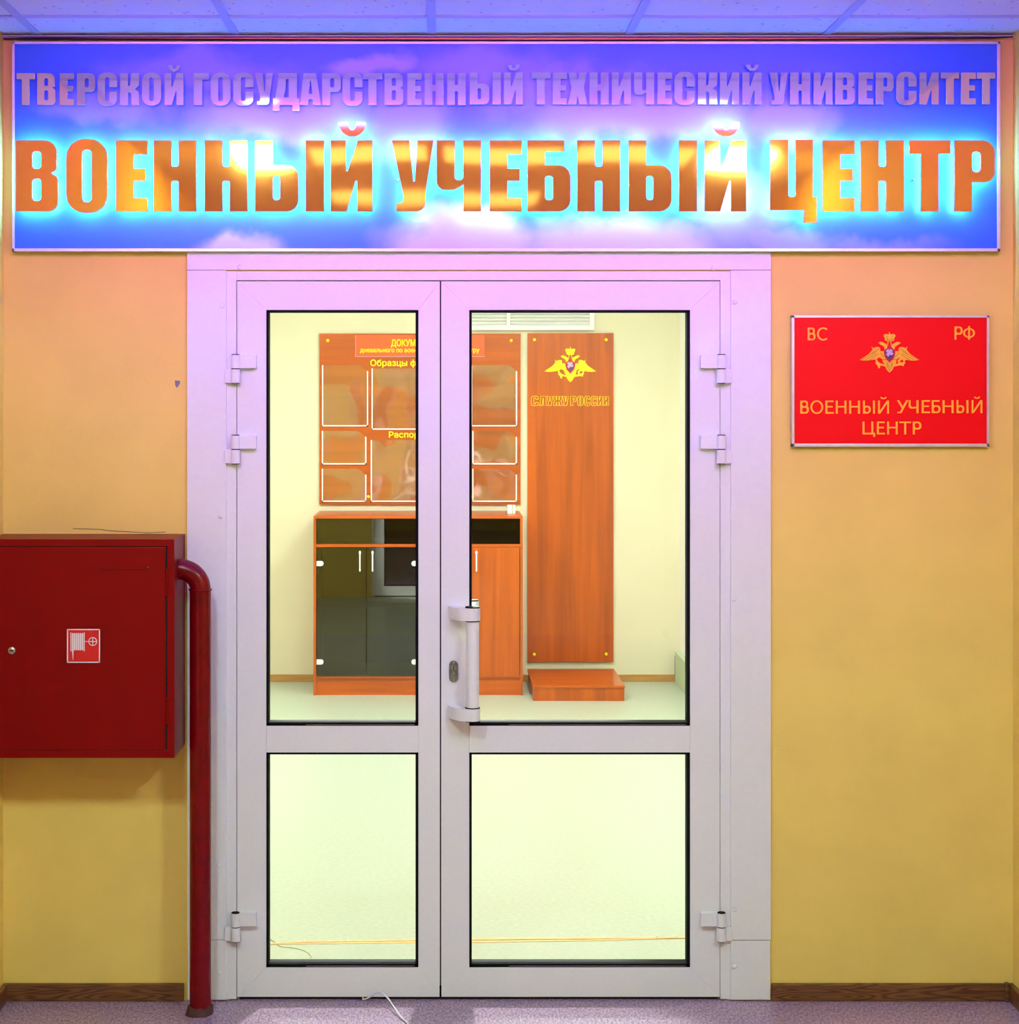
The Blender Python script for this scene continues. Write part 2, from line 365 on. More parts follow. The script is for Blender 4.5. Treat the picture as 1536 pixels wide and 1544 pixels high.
# ------------------------------------------------------------------ heavy condensed glyphs, cap height 1
def rr(x0, x1, y0, y1, r): return [(x0, y0, r), (x0, y1, r), (x1, y1, r), (x1, y0, r)]
SOFT = [(0, 0), (0, 1), (.25, 1), (.25, .65), (.61, .65, .17), (.61, 0, .17)]
IY = [(0, 0), (0, 1), (.21, 1), (.215, .57), (.235, .57), (.375, 1), (.58, 1), (.58, 0), (.37, 0), (.365, .43), (.345, .43), (.22, 0)]
def breve():
    o = [(.30+.19*math.cos(a), 1.25+.20*math.sin(a)) for a in [math.pi+math.pi*k/14 for k in range(15)]]
    i = [(.30+.06*math.cos(a), 1.25+.11*math.sin(a)) for a in [2*math.pi-math.pi*k/10 for k in range(11)]]
    return o+i
G = {
 'В': [[(0, 0), (0, 1), (.58, 1, .17), (.58, .56, .09), (.455, .545, .02), (.6, .50, .10), (.6, 0, .15)], rr(.235, .36, .60, .845, .05), rr(.235, .36, .15, .46, .05)],
 'О': [rr(0, .58, -.02, 1.02, .26), rr(.225, .355, .13, .87, .06)],
 'Е': [[(0, 0), (0, 1), (.447, 1), (.447, .80), (.25, .80), (.25, .6), (.42, .6), (.42, .43), (.25, .43), (.25, .19), (.447, .19), (.447, 0)]],
 'Н': [[(0, 0), (0, 1), (.25, 1), (.25, .63, .03), (.35, .63, .03), (.35, 1), (.6, 1), (.6, 0), (.35, 0), (.35, .43, .03), (.25, .43, .03), (.25, 0)]],
 'Ь': [SOFT, rr(.25, .35, .16, .50, .045)],
 'Ы': [SOFT, rr(.25, .35, .16, .50, .045), [(.71, 0), (.71, 1), (.97, 1), (.97, 0)]],
 'И': [IY],
 'Й': [IY, breve()],
 'У': [[(0, 1), (.245, 1), (.303, .42), (.322, .42), (.36, 1), (.585, 1), (.48, .3), (.468, 0, .13), (.064, 0), (.064, .12), (.15, .12, .04), (.163, .22)]],
 'Ч': [[(0, 1), (.26, 1), (.255, .44, .055), (.375, .44, .055), (.375, 1), (.627, 1), (.627, 0), (.375, 0), (.378, .38), (.26, .305, .1), (0, .30, .17)]],
 'Б': [[(0, 0), (0, 1), (.52, 1), (.52, .84), (.25, .84), (.25, .65), (.61, .65, .17), (.61, 0, .17)], rr(.25, .36, .16, .50, .045)],
 'Ц': [[(0, 0), (0, 1), (.26, 1), (.26, .19, .03), (.36, .19, .03), (.36, 1), (.61, 1), (.61, .19), (.665, .19), (.665, -.18), (.48, -.18), (.485, 0)]],
 'Т': [[(0, 1), (.578, 1), (.578, .81), (.41, .81), (.41, 0), (.165, 0), (.165, .81), (0, .81)]],
 'Р': [[(0, 0), (0, 1), (.576, 1, .18), (.576, .41, .15), (.25, .41), (.25, 0)], rr(.25, .37, .555, .84, .05)],
 'С': [[(.58, .56), (.58, 1.02, .24), (0, 1.02, .24), (0, -.02, .24), (.58, -.02, .24), (.58, .42), (.35, .42), (.35, .13, .055), (.225, .13, .055), (.225, .87, .055), (.35, .87, .055), (.35, .56)]],
 'К': [[(0, 0), (0, 1), (.25, 1), (.25, .59), (.31, .62), (.345, 1), (.6, 1), (.585, .60, .09), (.45, .50), (.585, .42, .09), (.6, 0), (.35, 0), (.345, .36, .04), (.25, .42), (.25, 0)]],
 'Г': [[(0, 0), (0, 1), (.47, 1), (.47, .8), (.26, .8), (.26, 0)]],
 'Д': [[(.16, 1), (.74, 1), (.74, .22), (.815, .22), (.815, -.18), (.6, -.18), (.6, 0), (.2, 0), (.2, -.18), (0, -.18), (0, .22), (.06, .22), (.13, .6)], [(.40, .81), (.485, .81), (.485, .24), (.33, .24), (.39, .5)]],
 'А': [[(0, 0), (.11, 1), (.49, 1), (.64, 0), (.4, 0), (.388, .18), (.258, .18), (.245, 0)], [(.31, .76), (.33, .76), (.375, .35), (.268, .35)]],
 'Х': [[(0, 0), (.105, .52), (.01, 1), (.25, 1), (.30, .76), (.35, 1), (.58, 1), (.49, .53), (.6, 0), (.355, 0), (.30, .28), (.25, 0)]],
 'Л': [[(0, 0), (0, .17), (.085, .19, .03), (.11, 1), (.62, 1), (.62, 0), (.37, 0), (.37, .8), (.335, .8), (.31, .2), (.22, 0, .1)]],
 'Ж': [[(0, 0), (.03, .42, .08), (.15, .5), (.03, .6, .08), (0, 1), (.25, 1), (.29, .6), (.34, .58), (.34, 1), (.58, 1), (.58, .58), (.63, .6), (.67, 1), (.92, 1), (.89, .6, .08), (.77, .5), (.89, .42, .08), (.92, 0), (.67, 0), (.62, .38), (.58, .4), (.58, 0), (.34, 0), (.34, .4), (.30, .38), (.25, 0)]],
}
BR = [(.13, 0), (.13, 1)]
def ell(cx, cy, rx, ry, a0=0, a1=360, n=28): return [(cx+rx*math.cos(math.radians(a0+(a1-a0)*k/n)), cy+ry*math.sin(math.radians(a0+(a1-a0)*k/n))) for k in range(n+1 if abs(a1-a0) < 360 else n)]
SB = [(0, 0), (0, 1), (.13, 1), (.13, .60), (.56, .60, .28), (.56, 0, .28)]
SI = [(0, 0), (0, 1), (.125, 1), (.118, .20), (.62, 1), (.76, 1), (.76, 0), (.635, 0), (.642, .80), (.14, 0)]
SH = [(0, 0), (0, 1), (.14, 1), (.14, .585), (.64, .585), (.64, 1), (.78, 1), (.78, 0), (.64, 0), (.64, .475), (.14, .475), (.14, 0)]
THIN = {
 'В': [[(0, 0), (0, 1), (.56, 1, .22), (.56, .56, .14), (.47, .535), (.62, .50, .14), (.62, 0, .25)], rr(.14, .44, .57, .88, .13), rr(.14, .48, .115, .46, .15)],
 'О': [ell(.48, .5, .48, .52), ell(.48, .5, .345, .41)],
 'С': [ell(.48, .5, .48, .52, 48, 312)+[(.76, .02), (.79, .17)]+ell(.48, .5, .345, .405, 308, 52)+[(.80, .84), (.77, .98)]],
 'Е': [[(0, 0), (0, 1), (.58, 1), (.58, .885), (.14, .885), (.14, .585), (.52, .585), (.52, .475), (.14, .475), (.14, .115), (.6, .115), (.6, 0)]],
 'Н': [SH],
 'Ы': [SB, rr(.14, .43, .115, .485, .16), [(.73, 0), (.73, 1), (.87, 1), (.87, 0)]],
 'Й': [SI, ell(.38, 1.30, .22, .19, 190, 350, 12)+ell(.38, 1.30, .13, .10, 345, 195, 10)],
 'У': [[(0, 1), (.15, 1), (.42, .52), (.68, 1), (.83, 1), (.44, .24, .1), (.32, 0, .12), (.04, -.01), (.04, .10), (.24, .11, .1), (.355, .36)]],
 'Ч': [[(0, 1), (.14, 1), (.14, .455, .16), (.58, .50), (.58, 1), (.73, 1), (.73, 0), (.58, 0), (.58, .38), (0, .33, .22)]],
 'Б': [[(0, 0), (0, 1), (.56, 1), (.56, .885), (.14, .885), (.14, .60), (.64, .60, .28), (.64, 0, .28)], rr(.14, .50, .115, .485, .16)],
 'Ц': [[(0, 0), (0, 1), (.14, 1), (.14, .12), (.66, .12), (.66, 1), (.80, 1), (.80, .12), (.94, .12), (.94, -.2), (.81, -.2), (.79, 0)]],
 'Т': [[(0, 1), (.86, 1), (.86, .885), (.50, .885), (.50, 0), (.36, 0), (.36, .885), (0, .885)]],
 'Р': [[(0, 0), (0, 1), (.62, 1, .28), (.62, .38, .28), (.14, .38), (.14, 0)], rr(.14, .48, .49, .89, .18)],
 'Ф': [[(.375, 0)]+[(.375, .10)]+ell(.44, .5, .44, .375, 261, 99)[1:-1]+[(.375, .9), (.375, 1.02), (.505, 1.02), (.505, .9)]+ell(.44, .5, .44, .375, 81, -81)[1:-1]+[(.505, .1), (.505, 0)],
       [(.375, .23)]+ell(.44, .5, .305, .27, 255, 105)+[(.375, .77)], [(.505, .77)]+ell(.44, .5, .305, .27, 75, -75)+[(.505, .23)]],
}
GW = {c: max(p[0] for lp in G[c] for p in lp) for c in G}
def glyph_loops(c, px0, px1, cap_y, base_y, y, F=None):
    F = F or G; gw = max(p[0] for lp in F[c] for p in lp)
    h = base_y-cap_y; sx = (px1-px0)/(gw*h)
    out = []
    for lp in F[c]:
        f = fillet(lp)
        out.append([(PX(px0+p[0]*h*sx, y), PZ(base_y-p[1]*h, y)) for p in f])
    return out

# ------------------------------------------------------------------ the setting
XL, XR, ZC = PX(5), PX(1527), 2.906
YF = -9.0                                  # end of the corridor behind the camera
ox0, ox1, oz1 = PX(345), PX(1097), PZ(412)  # the door opening in the wall
WT = .14
bm = bmesh.new()
bx(bm, XL-.2, ox0, 0, WT, 0, 3.3); bx(bm, ox1, XR+.2, 0, WT, 0, 3.3); bx(bm, ox0, ox1, 0, WT, oz1, 3.3)
wall_back = obj('wall_back', bm, M['wall']); tag(wall_back, kind='structure')
for nm, a in (('wall_left', (XL-.2, XL)), ('wall_right', (XR, XR+.2))):
    tag(box(nm, a[0], a[1], YF-.2, 0, 0, 3.3, M['wall']), kind='structure')
tag(box('wall_front', XL-.2, XR+.2, YF-.2, YF, 0, 3.3, M['wall']), kind='structure')
tag(box('floor', XL-.2, XR+.2, YF, WT*.5, -.1, 0, M['floor']), kind='structure')
# chip of paint off the wall
pprism('plaster_chip', [(263.5, 573.5), (271.5, 574), (271.3, 578), (269, 582), (266.5, 585), (264, 581)], -.0012, .001, M['grey_chip'], wall_back)
# fine crack over the fire cabinet
cr = [(110, 797), (128, 797.5), (150, 798), (168, 800.5), (190, 801.5), (222, 803.5), (250, 802)]
obj('plaster_crack', tube(bmesh.new(), [(PX(a), -.0004, PZ(b)) for a, b in cr], .0008, 5), M['dark'], wall_back)

# suspended ceiling
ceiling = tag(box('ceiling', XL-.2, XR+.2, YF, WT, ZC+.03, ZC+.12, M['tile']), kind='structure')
gx = [-1.80, PX(62, 0)-.0, PX(357), PX(651), PX(946), PX(1243), 1.76]
gx = [PX(651)+.592*k for k in range(-3, 4)]
gy = [.0, -.287]+[-.287-.6*k for k in range(1, 15)]
lamp_cells = {(1, 5), (2, 5), (3, 5), (4, 5), (5, 5), (2, 8), (3, 8), (1, 12), (4, 12)}
for i in range(6):
    for j in range(len(gy)-1):
        x0, x1 = max(gx[i], XL), min(gx[i+1], XR)
        if x1-x0 < .03 or (i, j) in lamp_cells: continue
        y1, y0 = gy[j], max(gy[j+1], YF)
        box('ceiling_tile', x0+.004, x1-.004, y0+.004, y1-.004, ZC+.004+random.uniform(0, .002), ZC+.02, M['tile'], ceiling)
for x in gx[1:-1]:
    box('ceiling_rail', x-.012, x+.012, YF, 0, ZC, ZC+.03, M['ceil_rail'], ceiling)
for y in gy[1:]:
    for i in range(6):
        x0, x1 = max(gx[i]+.012, XL), min(gx[i+1]-.012, XR)
        if x1-x0 > .02: box('ceiling_rail', x0, x1, y-.012, y+.012, ZC+.0005, ZC+.03, M['ceil_rail'], ceiling)
# wall angle and the dark irregular gap above the sign
t1 = tag(box('trim_1', XL, XR, -.022, 0, ZC-.004, ZC, M['ceil_rail']), kind='structure')
pprism('gap_line', [(5, 57.5), (60, 56.8), (300, 58.5), (800, 60), (1200, 59), (1500, 55.8), (1527, 54.5), (1527, 56), (1500, 58), (1200, 61), (800, 62), (300, 61), (60, 60), (5, 60)], -.0235, -.022, M['dark'], t1)

# corridor ceiling lamps
for (i, j) in sorted(lamp_cells):
    xa, xb = gx[i]+.014, min(gx[i+1], XR)-.014; ya, yb = gy[j+1]+.014, gy[j]-.014
    far = {5: 'row nearest to the sign', 8: 'second row from the sign', 12: 'row behind the viewer'}[j]
    col = {1: 'left-hand', 2: 'left middle' if j == 5 else 'left-hand', 3: 'right middle' if j == 5 else 'right-hand', 4: 'inner right-hand' if j == 5 else 'right-hand', 5: 'outermost right-hand'}[i]
    t = thing('ceiling_lamp', ((xa+xb)/2, (ya+yb)/2, ZC), '%s square corridor ceiling lamp in the %s' % (col, far), 'lamp', 'corridor ceiling lamps')
    box('lamp_housing', xa, xb, ya, yb, ZC+.008, ZC+.029, M['white_plastic'], t)
    for k in range(4):
        yy = ya+.04+(yb-ya-.08)*(k+.5)/4
        main = (i, j) in ((1, 5), (5, 5)); mid_ = -.80 if i == 1 else 1.33
        box('lamp_diffuser', mid_-.12 if main else xa+.03, mid_+.12 if main else xb-.03, yy-.05, yy+.05, ZC-.004, ZC+.008, M['lamp'] if main else M['lamp_dim'], t, .003)

for x, nm in ((-.66, 'left'), (1.0, 'right')):
    t = thing('downlight', (x, -1.36, ZC), 'small round %s-hand downlight in the corridor ceiling near the sign' % nm, 'lamp', 'small round downlights')
    obj('bezel', cyl(bmesh.new(), (x, -1.36, ZC-.006), (x, -1.36, ZC+.003), .085, 32), M['white_plastic'], t, True)
    obj('lamp_diffuser', cyl(bmesh.new(), (x, -1.36, ZC-.009), (x, -1.36, ZC-.004), .068, 32), M['lamp_dim'], t, True)

# skirting boards of the corridor
def skirting(name, x0, x1, y0, y1):
    tag(box(name, x0, x1, y0, y1, 0, PZ(1481)-.001, M['skirt'], None, .004), kind='structure')
skirting('baseboard_back', XL, PX(278), -.016, 0)
skirting('baseboard_back_right', PX(1162), XR, -.016, 0)
skirting('baseboard_left', XL, XL+.016, YF, -.016)
skirting('baseboard_right', XR-.016, XR, YF, -.016)
tag(box('trim_2', XR-.030, XR-.015, -.024, -.004, 0, PZ(1479), M['skirt'], None, .006), kind='structure')

# ------------------------------------------------------------------ door casing and frame
casing = tag(empty('trim_3', (0, 0, 0)), kind='structure')
pbox('casing_board', 282, 341, 407.5, 1417, -.012, 0, M['pvc2'], casing, .0012)
pbox('casing_board', 1101.5, 1162, 407.5, 1417.5, -.012, 0, M['pvc2'], casing, .0012)
pbox('casing_board', 282, 1162, 379, 406.9, -.012, 0, M['pvc2'], casing, .0012)
pbox('casing_board', 282.5, 341, 1417.8, 1507.5, -.0105, 0, M['pvc2'], casing, .0012)
pbox('casing_board', 1101.5, 1161, 1418.3, 1507.5, -.0105, 0, M['pvc2'], casing, .0012)
for x, y in ((362, 403), (335.5, 461.5), (333, 778), (331, 1303), (332, 1465), (1074, 405), (1107, 456), (1106, 903), (1106, 1370), (1106, 1455.5)):
    obj('screw_cap', dome(bmesh.new(), PX(x), PZ(y), -.012, .0075, .003), M['pvc2'], casing, True)
frame = tag(empty('trim_4', (0, 0, 0)), kind='structure')
pbox('frame_post', 341, 356.3, 409, 1506.5, -.004, .07, M['pvc'], frame, .001)
pbox('frame_post', 1085.7, 1101.5, 409, 1506.5, -.004, .07, M['pvc'], frame, .001)
pbox('frame_head', 356.3, 1085.7, 409, 422.5, -.004, .07, M['pvc'], frame, .001)

GY = .022      # glass plane
def leaf(name, x0, x1, gx0, gx1, label):
    d = tag(empty(name, (PX((x0+x1)/2), 0, 0)), label, kind='structure')
    y0, y1 = 424.3, 1503; t0, t1, m0, m1 = 467.5, 1094.5, 1134.5, 1458.5
    f, b = 0.0, .06
    q = .25
    pprism('stile', [(x0, y0), (gx0-q, t0-q), (gx0-q, m1+q), (x0, y1)], f, b, M['pvc'], d)
    pprism('stile', [(x1, y0), (x1, y1), (gx1+q, m1+q), (gx1+q, t0-q)], f, b, M['pvc'], d)
    pprism('rail', [(x0+q, y0), (x1-q, y0), (gx1, t0-q), (gx0, t0-q)], f, b, M['pvc'], d)
    pprism('rail', [(gx0, t1), (gx1, t1), (gx1, m0), (gx0, m0)], f, b, M['pvc'], d)
    pprism('rail', [(gx0, m1+q), (gx1, m1+q), (x1-q, y1), (x0+q, y1)], f, b, M['pvc'], d)
    for a, c in ((t0, t1), (m0, m1)):
        bm = bmesh.new()
        g = 4.6
        for r in ((gx0, gx0+g*.8, a, c), (gx1-g*.9, gx1, a, c), (gx0, gx1, a, a+g*.7), (gx0, gx1, c-g*1.1, c)):
            bx(bm, PX(r[0]), PX(r[1]), .0015, .05, PZ(r[3]), PZ(r[2]))
        obj('gasket', bm, M['gasket'], d)
        obj('glass_pane', bx(bmesh.new(), PX(gx0+2), PX(gx1-2), GY, GY+.001, PZ(c-2), PZ(a+2)), M['glass'], d)
        # sliver of bright bead on the lower lip
        pbox('glazing_bead', gx0+60, gx1-6, c-2.2, c-1.5, .0008, .003, M['steel'], d)
    return d
dl = leaf('door_1', 357.5, 663, 401.5, 630.5, 'white left door leaf, narrower glass')
dr = leaf('door_2', 665, 1084.7, 707.5, 1040, 'white right door leaf, wider glass, with handle')
pbox('leaf_seal', 662, 666, 424, 1503, .02, .045, M['gasket'], dl)
pbox('threshold_seal', 662.5, 665.5, 1486, 1503.5, -.001, .03, M['gasket'], dl)
tag(box('trim_5', ox0+.03, ox1-.03, .012, .065, 0, .008, M['dark']), kind='structure')   # dark gap under the leaves

# hinges
def hinge(px, yt, mir, parent, low=False):
    """px: gap line; barrel offset towards the frame"""
    s = mir
    X = lambda dx: PX(px+s*dx)
    h = tag(empty('hinge', (0, 0, 0)))
    h.parent = parent; h.location = -origin(parent)
    def hb(a, b, t, u, yf):
        bm = bmesh.new(); bx(bm, min(X(a), X(b)), max(X(a), X(b)), yf, 0, PZ(yt+u), PZ(yt+t), .0015); return bm
    bm = hb(-30, 6, 0, 20, -.022); cyl(bm, (X(1), -.020, PZ(yt+20)), (X(1), -.020, PZ(yt)), .0145)
    obj('hinge_leaf', bm, M['pvc'], h)
    bm = hb(3, 17, 21.5, 42, -.020); cyl(bm, (X(1), -.020, PZ(yt+42)), (X(1), -.020, PZ(yt+21.5)), .0142)
    obj('hinge_knuckle', bm, M['pvc'], h)
    bm = cyl(bmesh.new(), (X(1), -.020, PZ(yt+21.5)), (X(1), -.020, PZ(yt+20)), .0125)
    cyl(bm, (X(1), -.020, PZ(yt)), (X(1), -.020, PZ(yt-1.2)), .012); cyl(bm, (X(1), -.020, PZ(yt+43.2)), (X(1), -.020, PZ(yt+42)), .012)
    obj('hinge_pin', bm, M['gasket'], h)
for yy in (535.5, 656.5, 1374):
    hinge(357, yy, -1, dl); hinge(1085, yy, 1, dr)

# lever-free pull handle, outside and inside
HY = -.07
def pull(side, parent):
    sgn = -1 if side == 'out' else 1
    hy = HY if side == 'out' else .06+.07
    face = 0 if side == 'out' else .06
    h = empty('pull_handle', (0, 0, 0)); h.parent = parent; h.location = -origin(parent)
    k = K(HY)
    x = (712.3-CX)*U*k
    def z(py): return EYE-(py-HZ)*U*k
    r = 9.7*U*k
    obj('grip', cyl(bmesh.new(), (x, hy, z(1067)), (x, hy, z(937)), r, 32), M['pvc'], h, True)
    for a, b in ((916.5, 935.5), (1068, 1086.5)):
        bm = bmesh.new()
        cyl(bm, (x, hy, z(b)), (x, hy, z(a)), r*1.17, 36)
        # curved arm swept from the stile to the grip
        n = 12; outer = []; inner = []
        xs = PX(676)
        for q in range(n+1):
            a_ = math.pi/2*q/n
            outer.append((xs+(x-xs)*(1-math.cos(a_)), face+(hy+sgn*r*1.12-face)*math.sin(a_)))
            inner.append((xs+.030+(x-xs-.030)*(1-math.cos(a_)), face+(hy-sgn*r*.9-face)*math.sin(a_)))
        ring = outer+inner[::-1]
        va = [bm.verts.new((p[0], p[1], z(b))) for p in ring]; vb = [bm.verts.new((p[0], p[1], z(a))) for p in ring]
        for q in range(n):
            m_ = len(ring)-1-q
            bm.faces.new((va[q], va[q+1], va[m_-1], va[m_])); bm.faces.new((vb[q], vb[m_], vb[m_-1], vb[q+1]))
        for q in range(len(ring)):
            w_ = (q+1) % len(ring); bm.faces.new((va[q], vb[q], vb[w_], va[w_]))
        obj('bracket', bm, M['pvc'], h, True)
    bm = bmesh.new()
    for a, b in ((914.6, 916.5), (935.5, 937), (1066.5, 1068), (1086.5, 1088)):
        cyl(bm, (x, hy, z(b)), (x, hy, z(a)), r*1.15, 32)
    obj('ring_seal', bm, M['gasket'], h)
pull('out', dr); pull('in', dr)
# lock escutcheon
e = empty('door_lock', (0, 0, 0)); e.parent = dr; e.location = -origin(dr)
lx, lz = PX(683.7), PZ(1012)
plate('escutcheon', [[(p.x, p.y) for p in fillet([(lx-.0135, lz-.032, .0134), (lx-.0135, lz+.032, .0134), (lx+.0135, lz+.032, .0134), (lx+.0135, lz-.032, .0134)])]], -.006, 0, plain('grey_lock_plate', (.22, .22, .17), .4, metal=.5, noise=.3, nscale=90), e)
obj('keyhole_cylinder', cyl(cyl(bmesh.new(), (lx, -.010, lz+.012), (lx, 0, lz+.012), .0085), (lx, -.008, lz-.006), (lx, 0, lz-.006), .005), M['steel'], e, True)
obj('key_slot', bx(bmesh.new(), lx-.001, lx+.001, -.0105, -.009, lz+.004, lz+.017), M['dark'], e)
obj('screw', dome(dome(bmesh.new(), lx, lz+.026, -.006, .0028, .0018), lx, lz-.026, -.006, .0028, .0018), M['chrome'], e, True)

# ------------------------------------------------------------------ the big light-letter sign
m, nt, N, L, P = mk('sky_print')
tc = N.new('ShaderNodeTexCoord')
nz = N.new('ShaderNodeTexNoise'); nz.inputs['Scale'].default_value = 4.5; nz.inputs['Detail'].default_value = 4
L.new(tc.outputs['Object'], nz.inputs['Vector'])
sb = N.new('ShaderNodeVectorMath'); sb.operation = 'SUBTRACT'; sb.inputs[1].default_value = (.5, .5, .5); L.new(nz.outputs['Color'], sb.inputs[0])
sc_ = N.new('ShaderNodeVectorMath'); sc_.operation = 'SCALE'; sc_.inputs['Scale'].default_value = .22; L.new(sb.outputs[0], sc_.inputs[0])
pa = N.new('ShaderNodeVectorMath'); pa.operation = 'ADD'; L.new(tc.outputs['Object'], pa.inputs[0]); L.new(sc_.outputs[0], pa.inputs[1])
SGX, SGZ = PX(763), PZ(380)
clouds = [(360, 372, 60, 26, 1.1), (700, 372, 110, 45, 1.25), (930, 378, 150, 48, 1.0), (1110, 330, 60, 60, .5), (560, 95, 60, 18, .45), (880, 140, 150, 40, .35),
          (430, 180, 120, 35, .55), (620, 190, 60, 50, .35), (980, 180, 170, 40, .6), (1190, 180, 60, 30, .5), (740, 110, 110, 40, .3), (1180, 365, 70, 22, .5), (150, 165, 90, 22, .35), (1320, 375, 90, 18, .35), (300, 110, 120, 30, .25)]
acc = None
for cx_, cy_, rx, ry, s_ in clouds:
    mp = N.new('ShaderNodeMapping'); mp.vector_type = 'POINT'
    X0, Z0 = PX(cx_)-SGX, PZ(cy_)-SGZ
    mp.inputs['Scale'].default_value = (1/(rx*U), 0, 1/(ry*U)); mp.inputs['Location'].default_value = (-X0/(rx*U), 0, -Z0/(ry*U))
    L.new(pa.outputs[0], mp.inputs[0])
    ln = N.new('ShaderNodeVectorMath'); ln.operation = 'LENGTH'; L.new(mp.outputs[0], ln.inputs[0])
    mr = N.new('ShaderNodeMapRange'); mr.interpolation_type = 'SMOOTHSTEP'; mr.inputs[1].default_value = 1.5; mr.inputs[2].default_value = .5
    mr.inputs[3].default_value = 0; mr.inputs[4].default_value = s_
    L.new(ln.outputs['Value'], mr.inputs[0])
    if acc is None: acc = mr.outputs[0]
    else:
        a_ = N.new('ShaderNodeMath'); a_.operation = 'MAXIMUM'; L.new(acc, a_.inputs[0]); L.new(mr.outputs[0], a_.inputs[1]); acc = a_.outputs[0]
mi = N.new('ShaderNodeMix'); mi.data_type = 'RGBA'; mi.inputs[6].default_value = (.022, .13, .86, 1); mi.inputs[7].default_value = (.52, .42, .80, 1)
L.new(acc, mi.inputs[0]); L.new(mi.outputs[2], P.inputs['Base Color']); P.inputs['Roughness'].default_value = .35
M['sky'] = m

YS = -.030
sign = thing('light_letter_sign', (SGX, 0, SGZ), 'long blue sky-print sign with silver and glowing gold letters above the doors', 'sign')
pbox('sign_panel', 21, 1504, 66, 375, YS, -.002, M['sky'], sign)
for r in ((18, 1508, 62.5, 66.2), (18, 1508, 374.5, 379), (18, 21.5, 62.5, 379), (1503.5, 1508, 62.5, 379)):
    pbox('sign_frame', *r, YS-.006, 0, M['alu'], sign, .0008)
gold = [('В', 23.4, 87.5), ('О', 99.5, 162), ('Е', 174.5, 222.3), ('Н', 231.5, 295.8), ('Н', 308.5, 373), ('Ы', 384.5, 488.5), ('Й', 498.5, 561.5),
        ('У', 590.5, 653.5), ('Ч', 658, 725.3), ('Е', 738, 786.5), ('Б', 795, 860.3), ('Н', 870, 935), ('Ь', 947.7, 1012.5), ('I', 1023.5, 1051), ('Й', 1062, 1125),
        ('Ц', 1161, 1231.5), ('Е', 1240, 1288.5), ('Н', 1297.5, 1363), ('Т', 1371, 1433), ('Р', 1439, 1500)]
G['I'] = [[(0, 0), (0, 1), (.26, 1), (.26, 0)]]; GW['I'] = .26
yg0, yg1 = -.074, -.061
for c, a, b in gold:
    lp = glyph_loops(c, a, b, 211.5, 318.8, yg0)
    if c == 'Ц': lp = glyph_loops(c, a, b, 210.5, 316.8, yg0)
    o = plate('letter', lp, yg0, yg1, M['gold'], sign, bevel=.0006); o['label'] = 'gold mirror letter with glow behind'
    plate('glow_diffuser', lp, yg1, yg1+.006, M['led'], o, offset=-.0045)
silver = ('ТВЕРСКОЙ', [(25, 52.5), (56, 83.5), (90, 111.5), (116, 143.5), (147, 176.5), (181, 210), (214, 243), (248, 276.5)]), \
         ('ГОСУДАРСТВЕННЫЙ', [(292, 315), (317.5, 347.5), (351.5, 382), (384.5, 411.5), (411.5, 451.5), (452, 484), (485.5, 514), (516, 546.5), (547, 576), (579.5, 608), (614, 635.5), (640, 668.5), (674, 702), (708, 755), (759.5, 788)]), \
         ('ТЕХНИЧЕСКИЙ', [(801, 829.5), (833, 854.5), (856, 885.5), (888.5, 917.5), (922, 951), (955.5, 986), (991, 1013), (1016.5, 1047.5), (1052, 1081.5), (1085, 1114), (1119, 1148)]), \
         ('УНИВЕРСИТЕТ', [(1160, 1187.5), (1191, 1221), (1226.5, 1255), (1259, 1288.5), (1294, 1316.5), (1320, 1347), (1351, 1381.5), (1386, 1415), (1418, 1446), (1448.5, 1471), (1472.5, 1500.5)])
yv0, yv1 = -.050, -.042
for word, cells in silver:
    for c, (a, b) in zip(word, cells):
        dyy = 1.0 if a < 700 else 0
        lp = glyph_loops(c, a, b, 109.3+dyy, 157.3+dyy, yv0)
        o = plate('letter', lp, yv0, yv1, M['silver'], sign, bevel=.0004); o['label'] = 'small silver mirror letter'
# letters stand on a few hidden studs
for c, a, b in gold: obj('stud', cyl(bmesh.new(), (PX(a+9, yg0), yg1+.004, PZ(270, yg0)), (PX(a+9, yg0), YS, PZ(270, yg0)), .003, 8), M['steel'], sign)

